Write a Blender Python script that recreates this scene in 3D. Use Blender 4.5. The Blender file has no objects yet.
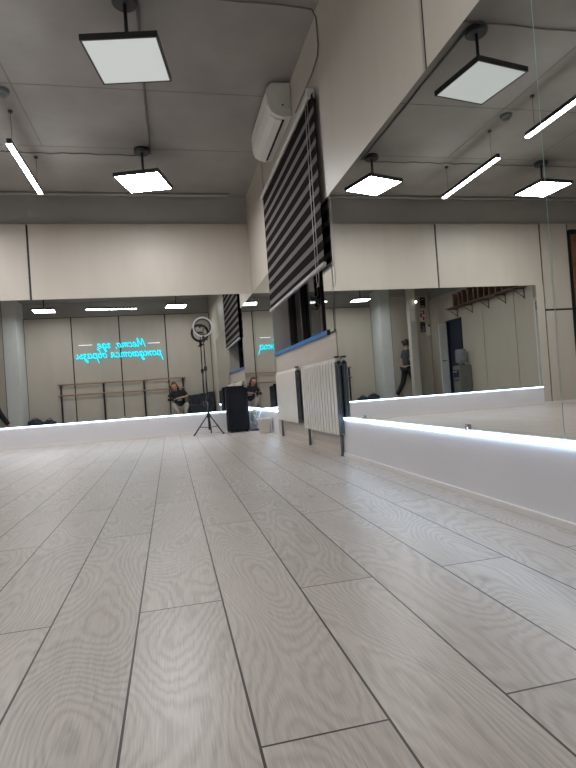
import bpy, bmesh, math, random
from mathutils import Vector, Matrix
random.seed(7)
S = bpy.context.scene
C = S.collection
PI = math.pi

# ------------------------------------------------------------------ layout
R = 1.192          # plane of the mirrors on the right wall
D = 7.229          # plane of the cladding / mirror on the front wall
BACK = -0.414      # plane of the cladding behind the camera
XL = -5.13         # left wall
ZC = 3.20          # ceiling
ZP = 2.826         # top of the wall cladding
ZT = 1.862         # top of the mirrors
ZK = 0.270         # top of the white plinth under the mirrors
WY0, WY1 = 3.655, 5.96   # window bay along the right wall
RW = R + 0.012      # wall face in the window bay

# ------------------------------------------------------------------ materials
MATS = {}
def mat(name, col, rough=0.5, metal=0.0, spec=0.5, emit=None, es=0.0, noise=0.0, nscale=8.0, bump=0.0, alpha=None, trans=0.0, stretch=(1, 1, 1), coat=0.0):
    if name in MATS: return MATS[name]
    m = bpy.data.materials.new(name); m.use_nodes = True
    nt = m.node_tree; b = nt.nodes['Principled BSDF']
    b.inputs['Base Color'].default_value = (*col, 1)
    b.inputs['Roughness'].default_value = rough
    b.inputs['Metallic'].default_value = metal
    b.inputs['Specular IOR Level'].default_value = spec
    b.inputs['Transmission Weight'].default_value = trans
    b.inputs['Coat Weight'].default_value = coat
    if emit:
        b.inputs['Emission Color'].default_value = (*emit, 1)
        b.inputs['Emission Strength'].default_value = es
    if noise or bump:
        tc = nt.nodes.new('ShaderNodeTexCoord'); mp = nt.nodes.new('ShaderNodeMapping')
        mp.inputs['Scale'].default_value = stretch
        nz = nt.nodes.new('ShaderNodeTexNoise'); nz.inputs['Scale'].default_value = nscale; nz.inputs['Detail'].default_value = 6
        nt.links.new(tc.outputs['Object'], mp.inputs[0]); nt.links.new(mp.outputs[0], nz.inputs['Vector'])
        if noise:
            rp = nt.nodes.new('ShaderNodeMapRange')
            rp.inputs['From Min'].default_value = 0.3; rp.inputs['From Max'].default_value = 0.7
            rp.inputs['To Min'].default_value = 1 - noise; rp.inputs['To Max'].default_value = 1 + noise
            mx = nt.nodes.new('ShaderNodeVectorMath'); mx.operation = 'SCALE'
            mx.inputs[0].default_value = col
            nt.links.new(nz.outputs['Fac'], rp.inputs['Value']); nt.links.new(rp.outputs[0], mx.inputs['Scale'])
            nt.links.new(mx.outputs[0], b.inputs['Base Color'])
        if bump:
            bp = nt.nodes.new('ShaderNodeBump'); bp.inputs['Strength'].default_value = bump; bp.inputs['Distance'].default_value = 0.004
            nt.links.new(nz.outputs['Fac'], bp.inputs['Height']); nt.links.new(bp.outputs[0], b.inputs['Normal'])
    MATS[name] = m
    return m

M_clad = mat('beige_cladding', (0.495, 0.45, 0.388), 0.42, spec=0.35, noise=0.03, nscale=3, stretch=(2, 2, 0.4))
M_gap = mat('black_gap', (0.012, 0.012, 0.012), 0.6)
M_upper = mat('grey_plaster', (0.36, 0.345, 0.325), 0.85, noise=0.05, nscale=2.5, bump=0.15)
M_ceil = mat('concrete_ceiling', (0.345, 0.325, 0.305), 0.8, noise=0.12, nscale=1.8, bump=0.25)
M_joint = mat('ceiling_joint', (0.22, 0.21, 0.205), 0.9, noise=0.1)
M_plinth = mat('plinth_white', (0.66, 0.64, 0.66), 0.45, noise=0.02, nscale=4)
M_base = mat('skirting_white', (0.70, 0.66, 0.63), 0.4, noise=0.02)
M_white = mat('white_plastic', (0.74, 0.72, 0.69), 0.35, noise=0.02)
M_whitewall = mat('white_painted_wall', (0.62, 0.64, 0.63), 0.6, noise=0.03)
M_black = mat('black_metal', (0.014, 0.014, 0.016), 0.35, noise=0.1)
M_frame = mat('lamp_frame_black', (0.03, 0.03, 0.033), 0.4, noise=0.1)
M_darkpl = mat('black_plastic', (0.006, 0.007, 0.011), 0.6, spec=0.2, noise=0.1, nscale=40, bump=0.1)
M_grille = mat('speaker_grille', (0.008, 0.009, 0.013), 0.6, spec=0.2, noise=0.3, nscale=180, bump=0.3)
M_mirror = mat('mirror_silver', (0.80, 0.815, 0.80), 0.0, metal=1.0)
M_medge = mat('mirror_glass_edge', (0.45, 0.60, 0.58), 0.15, spec=0.8)
M_chrome = mat('chrome', (0.75, 0.76, 0.78), 0.12, metal=1.0)
M_led = mat('led_strip_light', (0.9, 0.95, 1), 0.4, emit=(0.56, 0.78, 1.0), es=12.0)
M_panel = mat('lamp_diffuser', (0.9, 0.9, 0.9), 0.5, emit=(0.98, 0.98, 1.0), es=54.0)
M_panel_back = mat('lamp_diffuser_back', (0.9, 0.9, 0.9), 0.5, emit=(0.98, 0.98, 1.0), es=30.0)
M_panel_dim = mat('lamp_diffuser_dim', (0.2, 0.2, 0.2), 0.5, emit=(0.95, 1.0, 0.97), es=0.50)
M_tube = mat('linear_diffuser', (0.9, 0.9, 0.9), 0.5, emit=(0.95, 0.98, 1.0), es=30.0)
M_neon = mat('neon_cyan', (0.0, 0.6, 0.7), 0.4, emit=(0.0, 0.60, 0.78), es=1.7)
M_dashw = mat('dash_white_glow', (0.8, 0.8, 0.8), 0.4, emit=(0.9, 0.95, 1.0), es=1.1)
M_wood = mat('barre_wood', (0.42, 0.27, 0.15), 0.4, noise=0.15, nscale=6, stretch=(0.5, 6, 6))
M_brown = mat('brown_wood', (0.16, 0.065, 0.03), 0.4, noise=0.3, nscale=5, stretch=(4, 4, 0.4))
M_shelf = mat('shelf_brown', (0.13, 0.075, 0.055), 0.5, noise=0.25, nscale=6)
M_navy = mat('dark_navy', (0.008, 0.014, 0.038), 0.5, noise=0.1)
M_blue = mat('blue_film', (0.010, 0.12, 0.40), 0.3, noise=0.1, nscale=20)
M_glassdark = mat('window_glass_night', (0.006, 0.006, 0.007), 0.04, spec=0.3, noise=0.1)
M_wframe = mat('window_frame_brown', (0.03, 0.022, 0.02), 0.4, noise=0.1)
M_blk_fab = mat('blind_dark_band', (0.010, 0.007, 0.007), 0.9, spec=0.05, noise=0.1, nscale=60)
M_lt_fab = mat('blind_sheer_band', (0.17, 0.155, 0.145), 0.9, spec=0.1, noise=0.08, nscale=60)
M_alu = mat('blind_aluminium', (0.50, 0.48, 0.46), 0.35, metal=0.3, noise=0.02)
M_rad = mat('radiator_white', (0.66, 0.63, 0.58), 0.28, noise=0.02)
M_rad_shade_pipe = mat('radiator_shade_pipe_grey', (0.10, 0.12, 0.14), 0.5, metal=0.0, noise=0.1)  # shade on the end fins is put into this grey; webs and pipes share it
M_mat = mat('navy_vinyl', (0.016, 0.022, 0.034), 0.45, noise=0.1)
M_bag = mat('dark_textile', (0.03, 0.035, 0.06), 0.85, noise=0.4, nscale=25)
M_skin = mat('skin', (0.55, 0.33, 0.24), 0.5, noise=0.03)
M_hair = mat('brown_hair', (0.12, 0.05, 0.03), 0.5, noise=0.2, nscale=40)
M_hair2 = mat('dark_hair', (0.02, 0.012, 0.01), 0.5, noise=0.2, nscale=40)
M_tee = mat('black_tshirt', (0.014, 0.015, 0.025), 0.8, noise=0.1)
M_tee2 = mat('grey_tshirt', (0.045, 0.055, 0.06), 0.8, noise=0.1)
M_pants = mat('light_grey_trousers', (0.36, 0.34, 0.31), 0.8, noise=0.06)
M_pants2 = mat('black_trousers', (0.008, 0.009, 0.012), 0.8, noise=0.1)
M_eye = mat('eye_dark', (0.02, 0.015, 0.01), 0.2)
M_lip = mat('lips', (0.4, 0.12, 0.1), 0.5)
M_paper = mat('paper_white', (0.72, 0.70, 0.66), 0.7, noise=0.03)
M_pred = mat('poster_red', (0.35, 0.06, 0.05), 0.6, noise=0.2)
M_pdark = mat('poster_dark', (0.02, 0.018, 0.03), 0.5, noise=0.3)
M_cool = mat('cooler_grey', (0.16, 0.165, 0.155), 0.45, noise=0.05)
M_bottle = mat('water_bottle_blue', (0.42, 0.47, 0.50), 0.1, trans=0.6, spec=0.5)
M_bin = mat('bin_offwhite', (0.62, 0.57, 0.52), 0.5, noise=0.05)
M_poly = mat('crumpled_clear_film', (0.75, 0.80, 0.82), 0.12, spec=0.8, trans=0.35)
M_cable = mat('grey_cable', (0.16, 0.155, 0.15), 0.6, noise=0.1)
M_white_shoe = mat('white_shoe', (0.6, 0.6, 0.6), 0.6, noise=0.05)
M_cable_light = mat('ring_grey_white', (0.42, 0.42, 0.42), 0.4, noise=0.03)
M_sens = mat('sensor_dome', (0.22, 0.24, 0.25), 0.4, noise=0.1)

def floor_material():
    m = bpy.data.materials.new('oak_laminate'); m.use_nodes = True
    nt = m.node_tree; N = nt.nodes; L = nt.links; b = N['Principled BSDF']
    W, X0, PL = 0.193, -0.1034, 1.316
    def math_(op, a, bb=None, c=None):
        n = N.new('ShaderNodeMath'); n.operation = op
        for i, v in enumerate((a, bb, c)):
            if v is None: continue
            if isinstance(v, (int, float)): n.inputs[i].default_value = v
            else: L.new(v, n.inputs[i])
        return n.outputs[0]
    geo = N.new('ShaderNodeNewGeometry'); sp = N.new('ShaderNodeSeparateXYZ'); L.new(geo.outputs['Position'], sp.inputs[0])
    x, y = sp.outputs[0], sp.outputs[1]
    u = math_('DIVIDE', math_('SUBTRACT', x, X0), W)
    col = math_('FLOOR', u); fx = math_('FRACT', u)
    par = math_('FLOORED_MODULO', col, 2.0)
    v = math_('DIVIDE', math_('SUBTRACT', y, math_('SUBTRACT', 1.30, math_('MULTIPLY', par, 0.555))), PL)
    row = math_('FLOOR', v); fy = math_('FRACT', v)
    dx = math_('MULTIPLY', math_('MINIMUM', fx, math_('SUBTRACT', 1.0, fx)), W)
    dy = math_('MULTIPLY', math_('MINIMUM', fy, math_('SUBTRACT', 1.0, fy)), PL)
    sx = math_('LESS_THAN', dx, 0.0021); sy = math_('LESS_THAN', dy, 0.0019)
    seam = math_('MAXIMUM', sx, sy)
    cb = N.new('ShaderNodeCombineXYZ'); L.new(col, cb.inputs[0]); L.new(row, cb.inputs[1])
    wn = N.new('ShaderNodeTexWhiteNoise'); wn.noise_dimensions = '2D'; L.new(cb.outputs[0], wn.inputs['Vector'])
    rnd = wn.outputs['Value']
    # cathedral grain: long lines along the plank, bent by a soft noise that differs on each plank
    pc = N.new('ShaderNodeCombineXYZ')
    L.new(math_('MULTIPLY', fx, 0.9), pc.inputs[0]); L.new(math_('MULTIPLY', fy, 1.9), pc.inputs[1]); L.new(math_('MULTIPLY', rnd, 60.0), pc.inputs[2])
    nz = N.new('ShaderNodeTexNoise'); nz.inputs['Scale'].default_value = 1.0; nz.inputs['Detail'].default_value = 1.0
    nz.inputs['Roughness'].default_value = 0.3; L.new(pc.outputs[0], nz.inputs['Vector'])
    pd = N.new('ShaderNodeCombineXYZ')
    L.new(math_('MULTIPLY', fx, 14.0), pd.inputs[0]); L.new(math_('MULTIPLY', fy, 26.0), pd.inputs[1]); L.new(math_('MULTIPLY', rnd, 40.0), pd.inputs[2])
    nw = N.new('ShaderNodeTexNoise'); nw.inputs['Scale'].default_value = 1.0; nw.inputs['Detail'].default_value = 1.0; L.new(pd.outputs[0], nw.inputs['Vector'])
    ph = math_('ADD', math_('MULTIPLY', nz.outputs['Fac'], 210.0), math_('MULTIPLY', fx, 26.0))
    ph = math_('ADD', ph, math_('MULTIPLY', nw.outputs['Fac'], 5.0))
    ring = math_('SINE', ph)
    ring = math_('MULTIPLY', math_('ADD', ring, 1.0), 0.5)
    ring = math_('POWER', ring, 1.6)
    # short fibres along the plank
    fc = N.new('ShaderNodeCombineXYZ')
    L.new(math_('MULTIPLY', x, 420.0), fc.inputs[0]); L.new(math_('MULTIPLY', y, 14.0), fc.inputs[1]); L.new(math_('MULTIPLY', rnd, 20.0), fc.inputs[2])
    fz = N.new('ShaderNodeTexNoise'); fz.inputs['Scale'].default_value = 1.0; fz.inputs['Detail'].default_value = 3.0; L.new(fc.outputs[0], fz.inputs['Vector'])
    # cloudy tone
    cz = N.new('ShaderNodeTexNoise'); cz.inputs['Scale'].default_value = 2.2; cz.inputs['Detail'].default_value = 3.0
    cc = N.new('ShaderNodeCombineXYZ'); L.new(math_('MULTIPLY', x, 3.0), cc.inputs[0]); L.new(y, cc.inputs[1]); L.new(math_('MULTIPLY', rnd, 30.0), cc.inputs[2]); L.new(cc.outputs[0], cz.inputs['Vector'])
    # knots
    kc = N.new('ShaderNodeCombineXYZ'); L.new(math_('MULTIPLY', x, 5.0), kc.inputs[0]); L.new(math_('MULTIPLY', y, 2.2), kc.inputs[1]); L.new(math_('MULTIPLY', rnd, 9.0), kc.inputs[2])
    kv = N.new('ShaderNodeTexVoronoi'); kv.inputs['Scale'].default_value = 1.0; L.new(kc.outputs[0], kv.inputs['Vector'])
    knot = N.new('ShaderNodeMapRange'); knot.inputs['From Min'].default_value = 0.03; knot.inputs['From Max'].default_value = 0.10
    knot.inputs['To Min'].default_value = 1.0; knot.inputs['To Max'].default_value = 0.0; L.new(kv.outputs['Distance'], knot.inputs['Value'])
    t = math_('ADD', 0.50, math_('MULTIPLY', math_('SUBTRACT', rnd, 0.5), 0.10))
    t = math_('SUBTRACT', t, math_('MULTIPLY', ring, 0.16))
    t = math_('ADD', t, math_('MULTIPLY', math_('SUBTRACT', fz.outputs['Fac'], 0.5), 0.60))
    t = math_('ADD', t, math_('MULTIPLY', math_('SUBTRACT', cz.outputs['Fac'], 0.5), 0.30))
    t = math_('SUBTRACT', t, math_('MULTIPLY', knot.outputs[0], 0.22))
    cr = N.new('ShaderNodeValToRGB'); L.new(t, cr.inputs[0])
    e = cr.color_ramp.elements
    e[0].position = 0.1; e[0].color = (0.285, 0.245, 0.215, 1)
    e[1].position = 0.75; e[1].color = (0.60, 0.545, 0.50, 1)
    mx = N.new('ShaderNodeMix'); mx.data_type = 'RGBA'
    L.new(seam, mx.inputs['Factor']); L.new(cr.outputs[0], mx.inputs[6]); mx.inputs[7].default_value = (0.04, 0.034, 0.03, 1)
    L.new(mx.outputs[2], b.inputs['Base Color'])
    rg = math_('ADD', 0.32, math_('MULTIPLY', ring, 0.03)); L.new(rg, b.inputs['Roughness'])
    b.inputs['Specular IOR Level'].default_value = 0.42
    h = math_('SUBTRACT', 0.0, seam)
    bp = N.new('ShaderNodeBump'); bp.inputs['Strength'].default_value = 0.25; bp.inputs['Distance'].default_value = 0.002
    L.new(h, bp.inputs['Height']); L.new(bp.outputs[0], b.inputs['Normal'])
    return m
M_floor = floor_material()

# ------------------------------------------------------------------ mesh helpers
class MB:
    """collects shapes, then links them as ONE mesh object"""
    def __init__(self): self.bm = bmesh.new(); self.k = 0
    def _mark(self, faces, k):
        for f in faces: f.material_index = k
    def box(self, x0, x1, y0, y1, z0, z1, k=0, bevel=0.0):
        vs = [self.bm.verts.new((x, y, z)) for x in (x0, x1) for y in (y0, y1) for z in (z0, z1)]
        fs = [self.bm.faces.new([vs[i] for i in q]) for q in ((0, 1, 3, 2), (4, 6, 7, 5), (0, 4, 5, 1), (2, 3, 7, 6), (0, 2, 6, 4), (1, 5, 7, 3))]
        self._mark(fs, k)
        if bevel:
            es = list({e for f in fs for e in f.edges})
            r = bmesh.ops.bevel(self.bm, geom=es, offset=bevel, segments=2, affect='EDGES', profile=0.7)
            self._mark(r['faces'], k)
        return self
    def quad(self, pts, k=0):
        f = self.bm.faces.new([self.bm.verts.new(p) for p in pts]); f.material_index = k; return self
    def tube(self, pts, r, n=8, k=0, closed=False, cap=True):
        pts = [Vector(p) for p in pts]; rings = []; prev = None
        rr = r if isinstance(r, (list, tuple)) else [r] * len(pts)
        for i, p in enumerate(pts):
            if closed: t = pts[(i + 1) % len(pts)] - pts[i - 1]
            else: t = pts[min(i + 1, len(pts) - 1)] - pts[max(i - 1, 0)]
            t.normalize()
            if prev is None:
                a = Vector((0, 0, 1)) if abs(t.z) < 0.9 else Vector((1, 0, 0))
            else: a = prev
            a = (a - t * a.dot(t)); a.normalize(); prev = a; b = t.cross(a)
            rings.append([self.bm.verts.new(p + (a * math.cos(2 * PI * j / n) + b * math.sin(2 * PI * j / n)) * rr[i]) for j in range(n)])
        m = len(rings)
        for i in range(m if closed else m - 1):
            A, B = rings[i], rings[(i + 1) % m]
            for j in range(n):
                f = self.bm.faces.new((A[j], A[(j + 1) % n], B[(j + 1) % n], B[j])); f.material_index = k; f.smooth = True
        if cap and not closed:
            for rg in (rings[0][::-1], rings[-1]):
                f = self.bm.faces.new(rg); f.material_index = k
        return self
    def lathe(self, prof, cx=0, cy=0, cz=0, n=24, k=0, axis='Z'):
        rings = []
        for r, z in prof:
            ring = []
            for j in range(n):
                a = 2 * PI * j / n; c, s = math.cos(a) * max(r, 1e-4), math.sin(a) * max(r, 1e-4)
                p = (cx + c, cy + s, cz + z) if axis == 'Z' else ((cx + c, cy + z, cz + s) if axis == 'Y' else (cx + z, cy + c, cz + s))
                ring.append(self.bm.verts.new(p))
            rings.append(ring)
        for i in range(len(rings) - 1):
            for j in range(n):
                f = self.bm.faces.new((rings[i][j], rings[i][(j + 1) % n], rings[i + 1][(j + 1) % n], rings[i + 1][j])); f.material_index = k; f.smooth = True
        for rg in (rings[0], rings[-1]):
            f = self.bm.faces.new(rg); f.material_index = k
        return self
    def prism(self, prof, a0, a1, axis='Y', k=0, smooth=False):
        """prof: 2-D outline; extruded along axis between a0 and a1"""
        def P(p, a): return {'Y': (p[0], a, p[1]), 'X': (a, p[0], p[1]), 'Z': (p[0], p[1], a)}[axis]
        A = [self.bm.verts.new(P(p, a0)) for p in prof]; B = [self.bm.verts.new(P(p, a1)) for p in prof]; n = len(prof)
        for i in range(n):
            f = self.bm.faces.new((A[i], A[(i + 1) % n], B[(i + 1) % n], B[i])); f.material_index = k; f.smooth = smooth
        for q in (A[::-1], B):
            f = self.bm.faces.new(q); f.material_index = k
        return self
    def ball(self, c, r, k=0, sx=1, sy=1, sz=1, n=12):
        rs = bmesh.ops.create_uvsphere(self.bm, u_segments=n, v_segments=max(6, n // 2 + 2), radius=r)
        for v in rs['verts']:
            v.co = Vector((v.co.x * sx, v.co.y * sy, v.co.z * sz)) + Vector(c)
            for f in v.link_faces: f.material_index = k; f.smooth = True
        return self
    def move(self, M):
        bmesh.ops.transform(self.bm, matrix=M, verts=self.bm.verts); return self
    def build(self, name, mats, parent=None):
        bmesh.ops.recalc_face_normals(self.bm, faces=self.bm.faces)
        me = bpy.data.meshes.new(name); self.bm.to_mesh(me); self.bm.free()
        for m in (mats if isinstance(mats, (list, tuple)) else [mats]): me.materials.append(m)
        o = bpy.data.objects.new(name, me); C.objects.link(o)
        if parent: o.parent = parent
        return o

def tag(o, label=None, cat=None, group=None, kind=None):
    if label: o['label'] = label
    if cat: o['category'] = cat
    if group: o['group'] = group
    if kind: o['kind'] = kind
    return o
def thing(name, label, cat, loc=(0, 0, 0), rz=0.0, group=None):
    o = bpy.data.objects.new(name, None); C.objects.link(o); o.empty_display_size = 0.05
    o.location = loc; o.rotation_euler = (0, 0, rz)
    return tag(o, label, cat, group)
def copy_tree(o, parent=None):
    c = o.copy(); C.objects.link(c)
    if parent: c.parent = parent
    for ch in list(o.children): copy_tree(ch, c)
    return c
def struct(name, mb, mats, label=None):
    o = mb.build(name, mats); o['kind'] = 'structure'
    o['label'] = label or name.replace('_', ' ')
    o['category'] = name.split('_')[0]
    return o
def sp(o, n): o.matrix_parent_inverse = Matrix.Identity(4); return o

# ------------------------------------------------------------------ room shell
b = MB(); b.box(XL - 0.1, R + 0.4, BACK - 1.0, D + 0.2, -0.05, 0.0)
struct('floor', b, M_floor, 'pale grey oak laminate floor laid in long planks')

b = MB(); b.box(XL - 0.1, R + 0.4, BACK - 1.0, D + 0.2, ZC, ZC + 0.1)
def groove(x0, x1, y0, y1): b.box(x0, x1, y0, y1, ZC - 0.0015, ZC + 0.01, 1)
groove(XL, R, 4.735, 4.745); groove(XL, R, 5.86, 5.868); groove(-1.128, -1.118, 2.0, 5.86); groove(XL, R, 2.55, 2.558); groove(-2.3, -2.292, 2.5, 5.86)
struct('ceiling', b, [M_ceil, M_joint], 'grey plastered concrete ceiling with slab joints')

def cladding(b, axis, face, back, spans, z0, z1, gap=0.012, hz=()):
    """panels with black gaps; axis 'X' = wall running along X with its face at y=face"""
    zs = [z0] + list(hz) + [z1]
    for i in range(len(spans) - 1):
        a0, a1 = spans[i] + gap / 2, spans[i + 1] - gap / 2
        for j in range(len(zs) - 1):
            q0, q1 = zs[j] + (gap / 2 if j else 0), zs[j + 1] - (gap / 2 if j < len(zs) - 2 else 0)
            if axis == 'X': b.box(a0, a1, min(face, back), max(face, back), q0, q1)
            else: b.box(min(face, back), max(face, back), a0, a1, q0, q1)

# front wall
b = MB()
b.box(XL - 0.1, R + 0.4, D + 0.03, D + 0.2, 0, ZC, 2)                # plaster body
b.box(XL, R, D + 0.012, D + 0.03, 0, ZP - 0.01, 1)                   # black backing seen in the gaps
cladding(b, 'X', D, D + 0.012, [-3.422, -1.634, R + 0.012], ZT, ZP, gap=0.026)
cladding(b, 'X', D, D + 0.012, [-3.93, -3.422], 0, ZP, gap=0.03, hz=[1.466])
b.box(-3.416, -3.283, D, D + 0.012, 0.0, ZT, 0)
b.box(XL, -3.936, D - 0.0, D + 0.012, 2.72, ZP, 0)
struct('wall_front', b, [M_clad, M_gap, M_upper], 'beige panelled front wall with a grey band under the ceiling')
b = MB(); b.box(-3.283, R - 0.004, D - 0.006, D + 0.012, 0.0, ZK)
struct('trim_1', b, M_plinth, 'white plinth below the mirror of the front wall')
b = MB(); b.box(-3.93, R - 0.006, D - 0.018, D - 0.006, 0.0, 0.035)
struct('baseboard_front', b, M_base)

# right wall: cladding above the mirror, window bay, far piece
b = MB()
b.box(RW + 0.25, RW + 0.4, BACK - 1.0, D + 0.2, 0, ZC, 2)
b.box(R + 0.03, RW + 0.25, BACK - 1.0, WY0 - 0.012, 0, ZC, 2)          # body behind the near mirror
b.box(R + 0.012, R + 0.03, BACK, WY0 - 0.012, 0, ZC, 1)
b.box(R, R + 0.03, WY0 - 0.012, WY0, 0, ZC, 0)                       # edge of the cladding
cladding(b, 'Y', R, R + 0.012, [-0.42, 0.91, 2.126, WY0 + 0.005], ZT, ZC, gap=0.034)
b.box(R, R + 0.012, BACK, 1.1, 0, ZT, 0)
b.box(R, RW + 0.25, WY1, D + 0.03, ZT, ZC, 0)                          # far piece above its mirror
b.box(R + 0.01, RW + 0.25, WY1, D + 0.03, 0, ZT, 0)
# window bay : below, above, sides of the opening
zs0, zs1, jy0, jy1 = 0.925, 2.62, 3.89, 5.955
b.box(RW, RW + 0.25, WY0 - 0.012, WY1, 0, zs0, 3)
b.box(RW, RW + 0.25, WY0 - 0.012, WY1, zs1, ZP, 0)
b.box(RW, RW + 0.25, WY0 - 0.012, WY1, ZP, ZC, 0)
b.box(R + 0.012, RW + 0.25, WY0, jy0 - 0.002, zs0 - 0.03, zs1, 0)
b.box(RW, RW + 0.25, jy1, WY1, zs0, zs1, 0)
M_wallwood = mat('pale_panel_below_window', (0.47, 0.41, 0.36), 0.4, noise=0.06, nscale=3, stretch=(3, 0.5, 6))
struct('wall_right', b, [M_clad, M_gap, M_upper, M_wallwood], 'beige panelled right wall with a window bay')
b = MB(); b.box(R - 0.006, R + 0.012, 1.1, WY0 - 0.002, 0, ZK)
struct('trim_2', b, M_plinth, 'white plinth below the long mirror of the right wall')
b = MB(); b.box(R - 0.018, R - 0.006, BACK + 0.02, WY0 - 0.002, 0, 0.024)
struct('baseboard_right', b, M_base)
b = MB(); b.box(R - 0.006, R + 0.012, WY1 + 0.002, D - 0.02, 0, ZK)
struct('trim_3', b, M_plinth, 'white plinth below the narrow corner mirror')
b = MB(); b.box(RW - 0.012, RW, WY0 + 0.01, WY1 - 0.01, 0, 0.06)
struct('trim_4', b, M_wallwood, 'skirting under the radiators')

# window
b = MB()
b.box(RW + 0.22, RW + 0.245, jy0, jy1, zs0, zs1)
w = struct('window_1', b, M_glassdark, 'dark night window behind the striped roller blind')
b = MB()
for y in (jy0, jy0 + 0.72, jy0 + 1.45, jy1 - 0.05): b.box(RW + 0.18, RW + 0.235, y, y + 0.05, zs0, zs1)
for z in (zs0, zs1 - 0.05): b.box(RW + 0.18, RW + 0.235, jy0, jy1, z, z + 0.05)
b.box(RW + 0.19, RW + 0.235, jy0 + 0.74, jy0 + 1.47, 1.9, 1.94)
b.build('window_frame', M_wframe, w)
b = MB()
b.box(R - 0.008, RW + 0.19, jy0 - 0.04, jy1 - 0.03, zs0 - 0.032, zs0 + 0.002, 0, 0.004)
s = b.build('window_sill', M_blue, w); s['label'] = 'window sill wrapped in bright blue film'
b = MB(); b.box(R - 0.012, R + 0.01, jy0 - 0.056, jy0 - 0.041, zs0 - 0.036, zs0 + 0.005, 0, 0.003)
b.build('sill_end_cap', M_black, w)
b = MB(); b.box(RW + 0.165, RW + 0.18, jy0 + 0.75, jy0 + 0.78, 1.25, 1.42); b.box(RW + 0.15, RW + 0.18, jy0 + 0.74, jy0 + 0.79, 1.30, 1.33)
b.build('window_handle', M_black, w)

# back wall
b = MB()
b.box(-3.6, R + 0.4, BACK - 0.2, BACK - 0.03, 0, ZC, 2)
b.box(-3.59, R, BACK - 0.03, BACK - 0.012, 0, ZP - 0.01, 1)
cladding(b, 'X', BACK, BACK - 0.012, [-3.59, -2.43, -1.222, -0.015, R], 0, 2.80, gap=0.03)
struct('wall_back', b, [M_clad, M_gap, M_upper], 'beige panelled wall behind the camera seen in the mirrors')
b = MB()
b.box(-3.90, -3.59, BACK - 0.03, 0.27, 0, ZC, 0)
struct('wall_wing', b, [M_whitewall], 'white projecting wall block lit by a ceiling lamp')
b = MB()
b.box(XL, -3.90, 0.10, 0.245, 0, ZC, 2)
b.box(XL, -3.90, 0.245, 0.256, 0, 2.95, 1)
cladding(b, 'X', 0.268, 0.256, [XL, -4.66, -3.905], 0, 2.96, gap=0.02)
struct('wall_passage', b, [M_clad, M_gap, M_upper], 'beige panelled wall carrying the notices')
# left wall with a dark doorway
b = MB()
b.box(XL - 0.1, XL - 0.03, BACK - 1, D + 0.2, 0, ZC, 2)
for (y0, y1) in ((0.27, 1.22), (1.93, 4.78), (5.6, D)):
    b.box(XL - 0.03, XL - 0.012, y0, y1, 0, ZP - 0.01, 1)
b.box(XL - 0.03, XL - 0.012, 0.27, D, 2.1, ZP - 0.01, 1)
def lclad(ys, z0, z1): cladding(b, 'Y', XL, XL - 0.012, ys, z0, z1, gap=0.018)
lclad([0.27, 1.7, 2.917, 4.137, 4.78, 5.6, 6.6, D], 2.06, ZP)
lclad([0.27, 1.22], 0, 2.06); lclad([1.93, 2.917, 4.137, 4.78], 0, 2.06); lclad([5.6, 6.6, D], 0, 2.06)
struct('wall_left', b, [M_clad, M_gap, M_upper], 'beige panelled left wall with a shelf and two doors')

b = MB(); b.box(XL - 0.03, XL - 0.02, 1.24, 1.91, 0.0, 2.04)  # unlit hallway beyond the opening put in as a dark navy sheet
d = struct('door_1', b, M_navy, 'doorway beside the water cooler, dark hallway painted as a navy sheet')
b = MB(); b.box(XL - 0.012, XL + 0.03, 1.20, 1.25, 0, 2.08); b.box(XL - 0.012, XL + 0.03, 1.90, 1.95, 0, 2.08); b.box(XL - 0.012, XL + 0.03, 1.20, 1.95, 2.03, 2.08)
b.build('door_frame', M_navy, d)
b = MB(); b.box(XL + 0.03, XL + 0.26, 1.185, 1.225, 0.01, 2.02, 0, 0.004)
lf = b.build('door_leaf', M_whitewall, d); lf['label'] = 'open white door leaf'
b = MB(); b.tube([(XL + 0.23, 1.225, 1.0), (XL + 0.23, 1.27, 1.0), (XL + 0.13, 1.275, 1.0)], 0.009)
b.build('door_handle', M_chrome, lf)

b = MB(); b.box(XL - 0.03, XL - 0.005, 4.80, 5.58, 0.0, 2.04)
d = struct('door_2', b, M_whitewall, 'pale grey door at the front end of the left wall')
b = MB(); b.box(XL - 0.012, XL + 0.015, 4.78, 4.83, 0, 2.06); b.box(XL - 0.012, XL + 0.015, 5.55, 5.60, 0, 2.06); b.box(XL - 0.012, XL + 0.015, 4.78, 5.60, 2.01, 2.06)
b.build('door_frame', M_base, d)
b = MB(); b.tube([(XL - 0.005, 4.90, 1.95), (XL + 0.05, 4.90, 1.95), (XL + 0.05, 4.90, 1.80), (XL - 0.005, 4.90, 1.80)], 0.008)
b.build('door_handle', M_black, d)

b = MB(); b.box(XL + 0.02, -3.966, D - 0.03, D + 0.012, 0.01, 2.64)
d = struct('door_3', b, M_brown, 'brown wooden door at the left end of the front wall')
b = MB(); b.box(-3.965, -3.947, D - 0.02, D + 0.012, 0, 2.70); b.box(XL + 0.01, -3.945, D - 0.045, D + 0.012, 2.64, 2.72)
b.build('door_frame', M_black, d)
b = MB(); b.tube([(-4.08, D - 0.03, 1.0), (-4.08, D - 0.085, 1.0), (-4.20, D - 0.09, 1.0)], 0.010)
b.build('door_handle', M_chrome, d)

b = MB(); b.box(-4.34, -4.15, 0.82, 1.0, 0, ZC)
struct('trim_5', b, mat('column_paint', (0.50, 0.48, 0.44), 0.6, noise=0.03), 'free-standing white column near the passage')

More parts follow.
